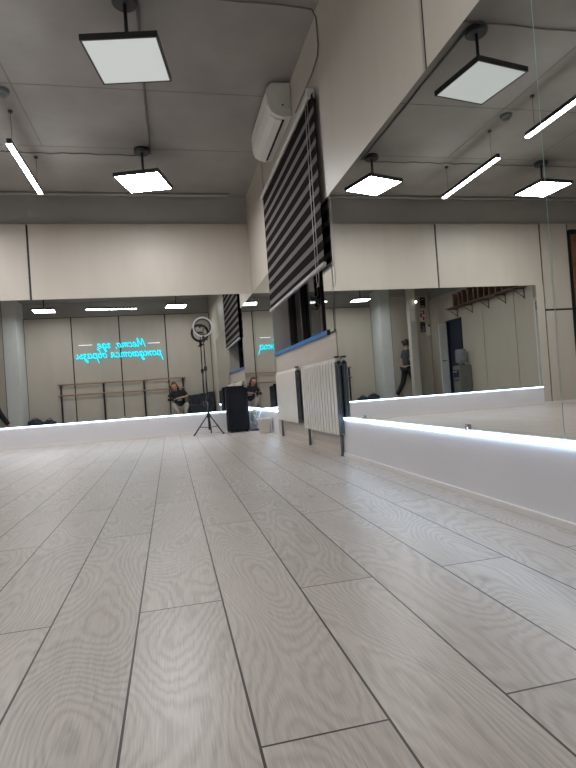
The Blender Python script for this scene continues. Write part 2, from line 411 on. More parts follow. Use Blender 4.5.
# ------------------------------------------------------------------ mirrors
def mirror(name, label, x0, x1, y0, y1, z0, z1, clips, wall):
    b = MB(); b.box(x0, x1, y0, y1, z0, z1)
    o = b.build(name, [M_mirror, M_medge])
    tag(o, label, 'mirror')
    # polished edges get the glass colour
    big = max(f.area for f in o.data.polygons)
    for f in o.data.polygons: f.material_index = 0 if f.area > big * 0.9 else 1
    for c in clips:
        b = MB()
        if wall == 'R':
            b.box(R - 0.010, R + 0.002, c - 0.010, c + 0.010, z0 - 0.004, z0 + 0.028, 0, 0.002); b.ball((R - 0.011, c, z0 + 0.016), 0.005)
        else:
            b.box(c - 0.012, c + 0.012, D - 0.010, D + 0.002, z0 - 0.004, z0 + 0.028, 0, 0.002); b.ball((c, D - 0.011, z0 + 0.016), 0.005)
        b.build('mirror_clip', M_chrome, o)
    return o
mirror('wall_mirror', 'long mirror across the front wall', -3.283, R - 0.002, D, D + 0.006, ZK + 0.002, ZT - 0.001, (-2.4, -0.6), 'F')
mirror('wall_mirror', 'largest mirror on the right wall, between the window bay and the thin vertical seam', R, R + 0.006, 1.4425, WY0, ZK + 0.002, ZT - 0.001, (1.995, 3.2), 'R')
mirror('wall_mirror', 'slim upright mirror strip beside the near end of the window', R + 0.001, R + 0.008, WY0 + 0.003, jy0 - 0.01, zs0 - 0.02, ZT - 0.001, (), 'R')
mirror('wall_mirror', 'mirror to the right of the thin vertical seam on the right wall', R, R + 0.006, 1.1, 1.439, ZK + 0.002, ZT - 0.001, (), 'R')
mirror('wall_mirror', 'narrow mirror on the right wall between the window and the far corner', R, R + 0.006, WY1 + 0.002, D - 0.001, ZK + 0.002, ZT - 0.001, (), 'R')

# led strips along the foot of the mirrors
def led(label, x0, x1, y0, y1, wall):
    t = thing('led_strip', label, 'light strip', ((x0 + x1) / 2, (y0 + y1) / 2, ZK), group=None)
    t.location = (0, 0, 0)
    b = MB()
    if wall == 'R': b.box(x0 - 0.008, x0 + 0.0, y0, y1, ZK - 0.011, ZK + 0.007)
    else: b.box(x0, x1, y0 - 0.006, y0, ZK - 0.007, ZK + 0.003)
    b.build('diffuser', M_led, t)
    b = MB()
    if wall == 'R': b.box(x0 - 0.010, x0, y0, y1, ZK + 0.007, ZK + 0.009)
    else: b.box(x0, x1, y0 - 0.010, y0, ZK + 0.003, ZK + 0.005)
    b.build('profile', M_alu, t)
    return t
led('white light strip along the foot of the front wall mirror', -3.28, R - 0.02, D - 0.0065, 0, 'F')
led('white light strip along the foot of the long right wall mirror', R - 0.0065, 0, 1.1, WY0 - 0.085, 'R')
led('white light strip along the foot of the narrow corner mirror', R - 0.0065, 0, WY1 + 0.01, D - 0.02, 'R')

# ------------------------------------------------------------------ ceiling lamps
def square_lamp(label, x, y, zb, rz, diff):
    s = 0.243; h = 0.035
    t = thing('ceiling_lamp', label, 'lamp', (x, y, ZC), rz, 'square lamps hanging under the ceiling')
    z = zb - ZC
    b = MB()
    b.box(-s, s, -s, -s + 0.012, z, z + h); b.box(-s, s, s - 0.012, s, z, z + h)
    b.box(-s, -s + 0.012, -s + 0.012, s - 0.012, z, z + h); b.box(s - 0.012, s, -s + 0.012, s - 0.012, z, z + h)
    b.box(-s, s, -s, s, z + h, z + h + 0.004)
    b.build('lamp_frame', M_frame, t)
    b = MB(); b.box(-s + 0.0125, s - 0.0125, -s + 0.0125, s - 0.0125, z + 0.002, z + 0.010)
    b.build('diffuser', diff, t)
    b = MB(); b.tube([(0, 0, z + h), (0, 0, -0.03)], 0.013, 12); b.lathe([(0.022, z + h + 0.004), (0.022, z + h + 0.03)])
    b.build('stem', M_frame, t)
    b = MB(); b.lathe([(0.075, -0.045), (0.085, -0.035), (0.085, -0.001)], n=28)
    b.build('ceiling_mount', M_frame, t)
    return t
square_lamp('largest square lamp in view, dull white face at the top left', -0.125, 3.656, 2.765, -0.185, M_panel_dim)
square_lamp('bright square lamp nearest the front wall, left of the air conditioner', -0.126, 5.878, 2.835, -0.31, M_panel)
square_lamp('bright square lamp seen only in the right mirror, crossed by the seam', -2.47, 5.92, 2.845, -0.08, M_panel)
square_lamp('added square lamp out of view, lighting the left of the room', -2.47, 3.68, 2.80, -0.1, M_panel)  # extra lamp out of view, added to light the left side of the room
square_lamp('square lamp at the left in the front mirror', -2.81, 0.84, 2.79, -0.1, M_panel_back)
square_lamp('square lamp above the seated person in the front mirror', 0.285, 0.88, 2.79, -0.12, M_panel_back)

def linear_lamp(label, x, y, z, rz, L=1.18):
    t = thing('linear_lamp', label, 'lamp', (x, y, ZC), rz, 'slim linear lamps hanging on wires')
    zz = z - ZC; h = L / 2
    b = MB(); b.box(-h, h, -0.02, 0.02, zz + 0.003, zz + 0.05, 0, 0.003); b.build('housing', M_frame, t)
    b = MB(); b.box(-h + 0.004, h - 0.004, -0.021, 0.021, zz - 0.006, zz + 0.008); b.build('diffuser', M_tube, t)
    for q in (-h + 0.12, h - 0.12):
        b = MB(); b.tube([(q, 0, zz + 0.05), (q, 0, -0.001)], 0.0018, 6); b.lathe([(0.02, -0.018), (0.02, -0.001)], q, 0, 0, 16)
        b.build('suspension_wire', M_frame, t)
    return t
linear_lamp('slim linear lamp hanging at the left of the picture', -1.243, 5.65, 2.84, PI / 2)
linear_lamp('slim linear lamp nearer the camera, cut by the right edge of the mirror', -1.25, 4.01, 2.84, PI / 2)
linear_lamp('slim linear lamp running crosswise in the front mirror', -1.27, 0.80, 2.79, -0.1)

# ceiling cables and conduits
def wob(p0, p1, n, a):
    p0, p1 = Vector(p0), Vector(p1)
    return [p0.lerp(p1, i / n) + Vector((random.uniform(-a, a), random.uniform(-a, a), -abs(random.uniform(0, a)))) for i in range(n + 1)]
def cable(name, label, pts, r, m):
    b = MB(); b.tube(pts, r, 8); return tag(b.build(name, m), label, 'cable')
cable('ceiling_conduit', 'grey pipe across the ceiling where it meets the front wall', [(XL + 0.05, 7.12, 3.175), (0.93, 7.12, 3.175), (0.95, 7.12, 3.19)], 0.017, M_upper)
cable('ceiling_cable', 'wavy grey cable crossing the ceiling at the lamps near the front wall', wob((-4.8, 6.0, 3.19), (-0.13, 5.99, 3.19), 40, 0.010), 0.006, M_cable)
cable('ceiling_cable', 'grey cable running lengthwise between the two square lamps in the middle', wob((-0.045, 3.66, 3.19), (-0.041, 5.95, 3.19), 12, 0.004), 0.011, M_cable)
cable('ceiling_cable', 'grey cable crossing the ceiling at the largest lamp and dropping beside the right wall panels',
      wob((-4.8, 3.57, 3.19), (1.08, 3.57, 3.19), 40, 0.007) + [Vector(p) for p in ((1.16, 3.58, 3.18), (1.183, 3.57, 3.12), (1.183, 3.565, 2.92), (1.183, 3.60, 2.86), (1.183, 3.75, 2.83), (1.185, 4.3, 2.825))], 0.006, M_cable)
t = thing('smoke_detector', 'round grey detector on the ceiling at the left edge', 'detector', (-1.218, 4.85, ZC))
b = MB(); b.lathe([(0.045, -0.045), (0.055, -0.03), (0.06, -0.001)]); b.build('detector_base', M_sens, t)
b = MB(); b.ball((0, 0, -0.045), 0.035, sz=0.7); b.build('detector_dome', M_sens, t)

# ------------------------------------------------------------------ air conditioner
t = thing('air_conditioner', 'white split air conditioner high above the striped blind', 'air conditioner', (R, 4.49, 2.895))
L = 0.92
prof = [(0.010, 0.0), (-0.07, -0.010), (-0.125, 0.004), (-0.172, 0.035), (-0.188, 0.075), (-0.192, 0.20), (-0.180, 0.265), (-0.15, 0.288), (0.010, 0.295)]
b = MB(); b.prism(prof, 0, L, 'Y'); b.build('casing', M_white, t)
b = MB(); b.prism([(-0.190, 0.095), (-0.199, 0.10), (-0.203, 0.20), (-0.19, 0.27), (-0.183, 0.262), (-0.193, 0.2)], 0.02, L - 0.02, 'Y'); b.build('front_panel', M_white, t)
b = MB(); b.prism([(-0.072, -0.011), (-0.126, 0.003), (-0.173, 0.033), (-0.178, 0.030), (-0.129, -0.005), (-0.072, -0.019)], 0.05, L - 0.05, 'Y'); b.build('louver', M_white, t)
b = MB(); b.prism([(-0.048, -0.004), (-0.070, -0.006), (-0.070, -0.017), (-0.048, -0.013)], 0.05, L - 0.05, 'Y'); b.build('air_slot', M_gap, t)
b = MB(); b.box(-0.14, -0.01, -0.006, 0.001, 0.05, 0.26, 0, 0.002); b.box(-0.08, -0.05, -0.010, -0.004, 0.10, 0.2, 0, 0.002); b.build('side_cover', M_white, t)
b = MB(); b.box(-0.075, -0.062, -0.012, -0.004, 0.085, 0.095); b.build('side_latch', M_gap, t)

# ------------------------------------------------------------------ striped day-night blind
t = thing('roller_blind', 'day-night roller blind with dark and pale bands over the window', 'blind', (0, 0, 0))
bx = R - 0.030; by0, by1 = 3.715, 5.85; zt, zb = 2.665, 1.405
b = MB()
z = zt; k = 0
while z > zb + 0.001:
    h = (0.10 if k == 0 else 0.072) if k % 2 == 0 else 0.046
    z2 = max(z - h, zb)
    b.box(bx - 0.0012, bx + 0.0012, by0, by1, z2, z, 0 if k % 2 == 0 else 1)
    z = z2; k += 1
b.build('striped_fabric', [M_blk_fab, M_lt_fab], t)
b = MB(); b.prism([(bx + 0.028, 2.66), (bx - 0.015, 2.66), (bx - 0.028, 2.675), (bx - 0.028, 2.70), (bx - 0.015, 2.715), (bx + 0.028, 2.715)], by0 + 0.070, by1 + 0.03, 'Y')
b.build('headrail', M_alu, t)
b = MB(); b.prism([(bx - 0.012, zb - 0.022), (bx + 0.012, zb - 0.022), (bx + 0.014, zb), (bx + 0.010, zb + 0.008), (bx - 0.010, zb + 0.008), (bx - 0.014, zb)], by0, by1, 'Y')
b.build('bottom_rail', M_alu, t)
b = MB(); b.box(bx - 0.032, bx + 0.029, by0 + 0.045, by0 + 0.070, 2.650, 2.720, 0, 0.004); b.build('end_cap', M_white, t)
b = MB()
ch = [(bx - 0.03, by0 + 0.05, 2.655), (bx - 0.034, by0 + 0.05, 2.0), (bx - 0.034, by0 + 0.055, 1.30), (bx - 0.034, by0 + 0.075, 1.25), (bx - 0.034, by0 + 0.10, 1.25), (bx - 0.034, by0 + 0.12, 1.30), (bx - 0.034, by0 + 0.12, 2.0), (bx - 0.03, by0 + 0.11, 2.655)]
b.tube(ch, 0.0025, 6); b.build('pull_chain', M_alu, t)

# ------------------------------------------------------------------ radiators
def radiator(label, y0, y1, n, fins, lc):
    t = thing('radiator', label, 'radiator', (0, 0, 0), group='radiators below the window')
    zb, zt2 = (0.150 if fins else 0.180), 0.70; xf = R - 0.046; xb = R - 0.001
    w = (y1 - y0) / n
    for i in range(n):
        ya, yb = y0 + i * w, y0 + (i + 1) * w
        g = 0.011 if fins else 0.0015
        b = MB()
        b.box(xf, xf + 0.012, ya + g, yb - g, zb, zt2 - 0.03, 0, 0.003)             # front plate
        b.box(xf + 0.011, xb - 0.004, ya + w * 0.42, ya + w * 0.58, zb + 0.01, zt2 - 0.03, 1)  # web
        b.box(xf + 0.012, xb, ya + 0.004, yb - 0.004, zt2 - 0.055, zt2 - 0.015, 0, 0.008)    # header
        b.box(xf + 0.012, xb, ya + 0.004, yb - 0.004, zb, zb + 0.04, 0, 0.008)
        b.box(xf + 0.022, xb - 0.010, ya + g, yb - g, zb + 0.04, zt2 - 0.055, 1)
        b.prism([(xf + 0.002, zt2 - 0.03), (xf + 0.016, zt2 - 0.002), (xf + 0.042, zt2), (xf + 0.042, zt2 - 0.02), (xf + 0.01, zt2 - 0.05)], ya + g, yb - g, 'Y', 0)
        b.build('radiator_section', [M_rad, M_rad_shade_pipe], t)
    b = MB()
    b.box(xf + 0.001, xf + 0.015, y0 - 0.006, y0 + 0.002, zb, zt2 - 0.03, 0, 0.002); b.box(xf + 0.019, xf + 0.032, y0 - 0.006, y0 + 0.002, zb + 0.01, zt2 - 0.03, 0, 0.002); b.box(xf + 0.036, xb - 0.006, y0 - 0.006, y0 + 0.002, zb, zt2 - 0.03, 0, 0.002)
    e = b.build('end_fin', M_rad_shade_pipe, t); e['label'] = 'end fins with shade put in as dark grey'
    b = MB(); b.box(xf + 0.004, xb - 0.006, y0 - 0.008, y0 + 0.03, zt2 + 0.0, zt2 + 0.012, 0, 0.003); b.build('cover_plate', M_black, t)
    b = MB(); b.lathe([(0.014, -0.012), (0.014, 0.0)], xf + 0.026, y0 - 0.006, zt2 - 0.035, 14, axis='Y')
    b.build('valve_cap', M_black, t)
    if fins:
        b = MB(); b.tube([(xf + 0.026, lc, zb + 0.02), (xf + 0.026, lc, 0.0)], 0.012, 10); b.lathe([(0.018, 0.0), (0.018, 0.012)], xf + 0.026, lc, 0.0, 14)
        b.build('pipe', M_rad_shade_pipe, t)
    b = MB(); b.tube([(xf + 0.026, y1 - 0.07, zb + 0.02), (xf + 0.026, y1 - 0.07, 0.0)], 0.012, 10)
    b.build('pipe', M_rad_shade_pipe, t)
    return t
radiator('white ribbed radiator nearer the camera with end fins darkened for shade', 3.60, 4.61, 13, True, 3.635)
radiator('smooth white radiator farther along, next to the bucket', 4.83, 5.76, 12, False, 4.87)

# ------------------------------------------------------------------ ring light on tripod
t = thing('ring_light', 'black ring light on a tripod before the front mirror', 'ring light', (0.462, 6.90, 0))
b = MB(); b.tube([(0, 0, 0.06), (0, 0, 0.46)], 0.014, 12); b.build('pole', M_black, t)
b = MB(); b.tube([(0, 0, 0.46), (0, 0, 0.85)], 0.011, 12); b.build('pole', M_black, t)
b = MB(); b.tube([(0, 0, 0.85), (0, 0, 1.245)], 0.008, 12); b.build('pole', M_black, t)
for zc_ in (0.46, 0.85):
    b = MB(); b.lathe([(0.019, -0.03), (0.021, -0.02), (0.021, 0.02), (0.016, 0.03)], 0, 0, zc_, 16); b.tube([(0, -0.015, zc_), (0, -0.045, zc_)], 0.009, 8)
    b.build('collar_knob', M_black, t)
b = MB(); b.lathe([(0.02, 0.21), (0.024, 0.22), (0.024, 0.27), (0.018, 0.28)], n=16); b.build('leg_hub', M_black, t)
for a in (200, 320, 80):
    a = math.radians(a)
    b = MB(); b.tube([(0.02 * math.cos(a), 0.02 * math.sin(a), 0.245), (0.21 * math.cos(a), 0.21 * math.sin(a), 0.012)], 0.009, 8)
    b.tube([(0, 0, 0.09), (0.13 * math.cos(a), 0.13 * math.sin(a), 0.105)], 0.005, 6)
    lg = b.build('tripod_leg', M_black, t)
    b = MB(); b.ball((0.213 * math.cos(a), 0.213 * math.sin(a), 0.012), 0.012, n=10); b.build('rubber_foot', M_black, lg)
b = MB(); b.ball((0, 0, 1.255), 0.022, n=12); b.box(-0.02, 0.02, -0.015, 0.015, 1.195, 1.235, 0, 0.003); b.tube([(0.018, 0, 1.225), (0.055, 0, 1.22)], 0.010, 8); b.tube([(-0.018, 0, 1.20), (-0.04, 0, 1.20)], 0.009, 8)
b.build('tilt_head', M_black, t)
def ring(b, r0, y0, y1, w, n=40, k=0, a0=0.0, a1=2 * PI, cz=1.385):
    full = abs(a1 - a0 - 2 * PI) < 1e-6; cnt = n + (0 if full else 1); R_ = []
    for i in range(cnt):
        a = a0 + (a1 - a0) * i / n; c, s = math.cos(a), math.sin(a)
        R_.append([b.bm.verts.new((rr * c, yy, cz + rr * s)) for rr, yy in ((r0 - w, y0), (r0 + w, y0), (r0 + w, y1), (r0 - w, y1))])
    for i in range(cnt if full else cnt - 1):
        A, B = R_[i], R_[(i + 1) % cnt]
        for j in range(4):
            f = b.bm.faces.new((A[j], A[(j + 1) % 4], B[(j + 1) % 4], B[j])); f.material_index = k; f.smooth = False
b = MB(); ring(b, 0.112, -0.004, 0.018, 0.016); b.tube([(0, 0.006, 1.25), (0, 0.006, 1.28)], 0.010, 10); b.build('ring_housing', M_black, t)
b = MB(); ring(b, 0.120, -0.014, -0.005, 0.010); b.build('ring_diffuser', M_cable_light, t)
b = MB(); b.tube([(0, 0, 1.275), (0.005, 0, 1.355), (0.01, 0, 1.39)], 0.005, 8); b.box(-0.045, 0.035, -0.008, 0.006, 1.385, 1.405, 0, 0.002); b.box(0.022, 0.034, -0.010, 0.01, 1.35, 1.405, 0, 0.002); b.box(-0.05, -0.03, -0.01, 0.008, 1.375, 1.40, 0, 0.002)
b.build('phone_holder', M_black, t)

# ------------------------------------------------------------------ speaker
t = thing('loudspeaker', 'black portable loudspeaker on the floor in the far corner', 'speaker', (0.835, 6.99, 0), 0.08)
prof = [(-0.115, -0.14), (0.115, -0.14), (0.145, 0.02), (0.145, 0.10), (0.10, 0.14), (-0.10, 0.14), (-0.145, 0.10), (-0.145, 0.02)]
prof = [(x, -y) for x, y in prof]
b = MB(); b.prism(prof, 0.015, 0.575, 'Z')
bmesh.ops.bevel(b.bm, geom=[e for e in b.bm.edges], offset=0.012, segments=2, affect='EDGES'); b.build('cabinet', M_darkpl, t)
b = MB(); b.prism([(-0.125, 0.04), (0.125, 0.04), (0.10, 0.06), (-0.10, 0.06)], 0.56, 0.60, 'Z'); b.build('top_handle', M_darkpl, t)
b = MB(); b.box(-0.11, 0.11, 0.135, 0.147, 0.05, 0.54, 0, 0.004); b.build('grille', M_grille, t)
b = MB(); b.box(-0.09, 0.09, -0.148, -0.139, 0.30, 0.50, 0, 0.003); b.build('control_panel', M_grille, t)
for x, y in ((-0.1, -0.1), (0.1, -0.1), (-0.1, 0.1), (0.1, 0.1)):
    b = MB(); b.lathe([(0.016, 0), (0.018, 0.018)], x, y, 0, 12); b.build('rubber_foot', M_black, t)
cable('power_cable', 'black cable lying on the floor right of the loudspeaker', [(1.0, 6.86, 0.006), (1.02, 6.87, 0.006), (1.05, 6.90, 0.005), (1.10, 6.94, 0.005), (1.13, 6.99, 0.005), (1.09, 7.05, 0.005), (1.03, 6.99, 0.005), (1.06, 6.86, 0.005), (1.15, 6.85, 0.005)], 0.0055, M_black)

# crumpled clear film in the corner
b = MB()
bmesh.ops.create_icosphere(b.bm, subdivisions=3, radius=0.11)
for v in b.bm.verts:
    q = v.co.copy(); n = 1 + 0.35 * math.sin(q.x * 70 + 3 * math.sin(q.z * 50)) * math.cos(q.y * 60 + q.z * 40) + random.uniform(-0.12, 0.12)
    v.co = Vector((q.x * 0.55 * n, q.y * 1.2 * n, q.z * 1.0 * n))
mz = min(v.co.z for v in b.bm.verts)
b.move(Matrix.Translation((1.095, 6.84 + 0.19, -mz + 0.012)))
o = b.build('plastic_bag', M_poly); tag(o, 'crumpled clear plastic bag under the light strip in the far corner', 'bag')

# bucket
t = thing('bucket', 'off-white bucket on the floor between loudspeaker and radiator', 'bucket', (1.085, 6.33, 0))
b = MB(); b.lathe([(0.001, 0.004), (0.062, 0.0), (0.068, 0.01), (0.078, 0.165), (0.083, 0.168), (0.083, 0.18), (0.076, 0.18), (0.066, 0.02), (0.001, 0.015)], n=28); b.build('pail', M_bin, t)
b = MB(); b.tube([(0.082 * math.cos(a), 0.082 * math.sin(a) * 0.95, 0.172 - 0.05 * math.sin(a / 1) * 0 - 0.06 * math.sin(a)) for a in [PI * i / 12 for i in range(13)]], 0.002, 6); b.build('bail_handle', M_alu, t)

# ------------------------------------------------------------------ neon sign on the back wall
G = {  # strokes in em units, x-height 0.5
 'М': (0.95, [[(0, -0.02), (0.08, 0.05), (0.22, 0.95), (0.45, 0.15), (0.72, 1.0), (0.78, 0.1), (0.88, 0.0), (0.95, 0.08)]]),
 'е': (0.50, [[(0.0, 0.1), (0.2, 0.22), (0.38, 0.38), (0.30, 0.52), (0.12, 0.42), (0.08, 0.18), (0.2, 0.0), (0.36, 0.03), (0.5, 0.15)]]),
 'с': (0.46, [[(0.38, 0.42), (0.26, 0.52), (0.1, 0.38), (0.07, 0.15), (0.2, 0.0), (0.34, 0.03), (0.46, 0.15)]]),
 'т': (0.80, [[(0.0, 0.35), (0.1, 0.5), (0.14, 0.3), (0.12, 0.0)], [(0.13, 0.3), (0.26, 0.5), (0.36, 0.4), (0.34, 0.0)], [(0.35, 0.3), (0.48, 0.5), (0.6, 0.4), (0.58, 0.1), (0.66, 0.0), (0.8, 0.12)]]),
 'о': (0.52, [[(0.24, 0.5), (0.08, 0.38), (0.07, 0.12), (0.2, 0.0), (0.36, 0.12), (0.38, 0.36), (0.26, 0.5), (0.3, 0.42), (0.52, 0.42)]]),
 ',': (0.28, [[(0.1, 0.05), (0.12, -0.03), (0.04, -0.16)]]),
 ' ': (0.38, []),
 'г': (0.44, [[(0.0, 0.38), (0.12, 0.5), (0.26, 0.42), (0.32, 0.48), (0.22, 0.3), (0.12, 0.08), (0.24, 0.0), (0.44, 0.12)]]),
 'д': (0.56, [[(0.36, 0.42), (0.22, 0.5), (0.07, 0.34), (0.08, 0.1), (0.2, 0.0), (0.36, 0.2), (0.4, 0.5), (0.36, -0.2), (0.24, -0.42), (0.14, -0.3), (0.3, -0.08), (0.56, 0.14)]]),
 'р': (0.56, [[(0.0, 0.35), (0.1, 0.5), (0.1, 0.1), (0.02, -0.55)], [(0.09, 0.2), (0.22, 0.5), (0.38, 0.45), (0.42, 0.2), (0.3, 0.0), (0.2, 0.05), (0.34, 0.0), (0.56, 0.14)]]),
 'ж': (0.84, [[(0.0, 0.42), (0.12, 0.5), (0.2, 0.3), (0.1, 0.02), (0.0, 0.06)], [(0.38, 0.52), (0.38, 0.0)], [(0.2, 0.27), (0.38, 0.27), (0.56, 0.3)], [(0.76, 0.46), (0.64, 0.5), (0.56, 0.3), (0.66, 0.02), (0.84, 0.12)]]),
 'а': (0.54, [[(0.36, 0.42), (0.22, 0.5), (0.07, 0.34), (0.08, 0.1), (0.2, 0.0), (0.36, 0.2), (0.4, 0.5), (0.38, 0.1), (0.44, 0.0), (0.54, 0.12)]]),
 'ю': (0.76, [[(0.0, 0.35), (0.1, 0.5), (0.08, 0.0)], [(0.09, 0.26), (0.3, 0.26)], [(0.46, 0.5), (0.3, 0.36), (0.3, 0.12), (0.44, 0.0), (0.58, 0.12), (0.6, 0.36), (0.46, 0.5), (0.54, 0.42), (0.76, 0.42)]]),
 'я': (0.54, [[(0.0, 0.06), (0.1, 0.02), (0.2, 0.22), (0.12, 0.36), (0.22, 0.5), (0.4, 0.48), (0.38, 0.1), (0.46, 0.0), (0.54, 0.12)], [(0.2, 0.23), (0.38, 0.24)]]),
 'б': (0.50, [[(0.38, 0.95), (0.18, 0.85), (0.07, 0.5), (0.07, 0.15), (0.2, 0.0), (0.36, 0.12), (0.36, 0.34), (0.22, 0.46), (0.1, 0.34)], [(0.36, 0.15), (0.5, 0.15)]]),
 'з': (0.48, [[(0.04, 0.4), (0.18, 0.5), (0.32, 0.4), (0.16, 0.26), (0.34, 0.12), (0.26, -0.25), (0.1, -0.42), (0.04, -0.25), (0.2, -0.05), (0.48, 0.14)]]),
 'ы': (0.74, [[(0.0, 0.35), (0.1, 0.5), (0.08, 0.1), (0.18, 0.0), (0.32, 0.1), (0.28, 0.28), (0.1, 0.26)], [(0.5, 0.5), (0.5, 0.1), (0.58, 0.0), (0.74, 0.12)]]),
}
def smooth(pts, n=5):
    P = [Vector((p[0], p[1])) for p in pts]; out = []
    for i in range(len(P) - 1):
        p0, p1, p2, p3 = P[max(i - 1, 0)], P[i], P[i + 1], P[min(i + 2, len(P) - 1)]
        for j in range(n):
            t = j / n
            out.append(0.5 * ((2 * p1) + (-p0 + p2) * t + (2 * p0 - 5 * p1 + 4 * p2 - p3) * t * t + (-p0 + 3 * p1 - 3 * p2 + p3) * t ** 3))
    out.append(P[-1]); return out
sign = thing('neon_sign', 'cyan handwritten neon sign on the back wall, mirrored in the front mirror', 'sign', (0, 0, 0))
def neon_line(text, xs, xe, zb, em):
    tot = sum(G[c][0] for c in text); k = (xs - xe) / tot; x = xs
    cur = None; words = []
    for c in text:
        w_, st = G[c]
        if c == ' ': cur = None
        elif c == ',' and cur is not None: pass
        elif cur is None: cur = MB(); words.append(cur)
        for s in st:
            pts = [(x - (p.x + p.y * 0.22) * k, BACK + 0.035, zb + p.y * em) for p in smooth(s)]
            cur.tube(pts, 0.0115, 6)
        x -= w_ * k
    for mb in words: mb.build('neon_word', M_neon, sign)
neon_line('Место, где', -0.56, -1.80, 1.96, 0.23)
neon_line('рождаются образы', -0.15, -2.35, 1.70, 0.25)
for x0, x1, z in ((-0.50, -0.19, 2.035), (-2.27, -1.93, 2.06)):
    b = MB(); b.tube([(x0, BACK + 0.035, z), (x1, BACK + 0.035, z)], 0.0085, 8); o = b.build('glowing_dash', M_dashw, sign); o['label'] = 'short white glowing dash'  # white emissive dashes at both ends of the first text line
for x in (-0.35, -0.7, -1.2, -1.7, -2.1):
    b = MB(); b.tube([(x, BACK, 1.80 + 0.05), (x, BACK + 0.034, 1.80 + 0.05)], 0.004, 6); b.build('standoff', M_chrome, sign)

# ------------------------------------------------------------------ ballet barre
t = thing('ballet_barre', 'double wooden ballet barre on black posts along the back wall', 'barre', (0, 0, 0))
yb = -0.378
for px in (-2.77, -1.71, -0.67, 0.36):
    b = MB(); b.box(px - 0.022, px + 0.022, yb - 0.018, yb + 0.018, 0.012, 1.06, 0, 0.003); b.box(px - 0.06, px + 0.06, yb - 0.03, yb + 0.07, 0, 0.012, 0, 0.003)
    b.box(px - 0.035, px + 0.07, yb - 0.02, yb + 0.03, 1.035, 1.06, 0, 0.004); b.box(px - 0.05, px + 0.03, yb - 0.02, yb + 0.03, 0.735, 0.76, 0, 0.004)
    b.build('post', M_black, t)
for z in (1.045, 0.765):
    b = MB(); b.tube([(-2.85, yb + 0.020, z), (0.42, yb + 0.020, z)], 0.015, 12); b.build('rail', M_wood, t)

# dark padded block right of the person
t = thing('padded_block', 'low dark block with vertical panels at the right of the seated person', 'mat', (0, 0, 0))
for i, (x0, x1, zz) in enumerate(((0.47, 0.60, 0.55), (0.605, 0.75, 0.56), (0.755, 0.95, 0.58), (0.955, 1.165, 0.61))):
    b = MB(); b.box(x0, x1, -0.36, -0.06, 0.0, zz, 0, 0.02); b.build('padded_panel', M_mat, t)
b = MB(); b.box(0.47, 1.165, -0.055, 0.06, 0.0, 0.30, 0, 0.03); b.build('seat_pad', M_mat, t)

# bags in the back corner
def bag(label, x, y, z, sx, sy, sz, rz):
    t = thing('duffel_bag', label, 'bag', (x, y, z), rz, 'dark bags in the back corner')
    b = MB(); bmesh.ops.create_icosphere(b.bm, subdivisions=3, radius=1)
    for v in b.bm.verts:
        q = v.co; n = 1 + 0.10 * math.sin(q.x * 7 + q.y * 3) + 0.07 * math.cos(q.z * 9 + q.x * 4)
        v.co = Vector((q.x * sx * n, q.y * sy * n, max(q.z * n, -0.8) * sz + sz * 0.8))
    for f in b.bm.faces: f.smooth = True
    b.build('bag_body', M_bag, t)
    b = MB(); b.tube([(-sx * 0.45 + sx * 0.9 * i / 10, sy * 0.2, sz * 1.62 + 0.05 * math.sin(PI * i / 10)) for i in range(11)], 0.008, 6); b.build('carry_strap', M_black, t)
    return t
bag('dark duffel bag beside the white wall block', -3.38, -0.16, 0, 0.185, 0.13, 0.12, 0.1)
bag('flat dark bag second from the white wall block', -3.04, -0.12, 0, 0.15, 0.12, 0.10, -0.3)

# ------------------------------------------------------------------ notices, spotlight, cooler, shelf
def notice(label, x0, x1, z0, z1, m, deco, y=0.2685):
    t = thing('notice', label, 'poster', (0, 0, 0), group=None)
    b = MB(); b.box(min(x0, x1), max(x0, x1), y, y + 0.004, z0, z1); b.build('sheet', m, t)
    X0, X1 = min(x0, x1), max(x0, x1); w_, h_ = X1 - X0, z1 - z0
    for (u0, u1, v0, v1) in deco:
        b = MB(); b.box(X0 + u0 * w_, X0 + u1 * w_, y + 0.004, y + 0.005, z0 + v0 * h_, z0 + v1 * h_); b.build('printed_block', M_paper if m is not M_paper else M_pred, t)
notice('upper dark poster on the passage wall', -4.86, -5.02, 2.62, 2.92, M_pdark, [(0.2, 0.8, 0.1, 0.16), (0.3, 0.7, 0.75, 0.8)])
notice('white notice with red blocks between two dark posters', -4.82, -4.98, 2.24, 2.56, M_paper, [(0.05, 0.45, 0.55, 0.95), (0.55, 0.95, 0.3, 0.7), (0.1, 0.5, 0.05, 0.35), (0.6, 0.9, 0.8, 0.95)])
notice('lower dark poster on the passage wall', -4.81, -4.97, 1.90, 2.20, M_pdark, [(0.15, 0.85, 0.12, 0.16), (0.15, 0.85, 0.3, 0.33), (0.15, 0.6, 0.5, 0.53)])
notice('white sheet with a red corner, last before the doorway', -4.985, -5.12, 1.80, 2.12, M_paper, [(0.0, 0.55, 0.80, 1.0)])
notice('white sheet on the face of the white column', -4.17, -4.30, 2.15, 2.50, M_paper, [(0.1, 0.9, 0.85, 0.88)], y=1.0005)
t = thing('spotlight', 'small bright spotlight at the top of the white column', 'lamp', (-4.32, 1.0, 2.66))
b = MB(); b.box(-0.03, 0.03, 0.0005, 0.02, -0.03, 0.03, 0, 0.004); b.tube([(0, 0.02, 0), (0, 0.06, 0)], 0.008); b.build('bracket', M_white, t)
b = MB(); b.ball((0, 0.085, 0), 0.035); b.build('bulb', mat('spot_bulb', (1, 1, 1), emit=(1, 0.9, 0.75), es=6.0), t)

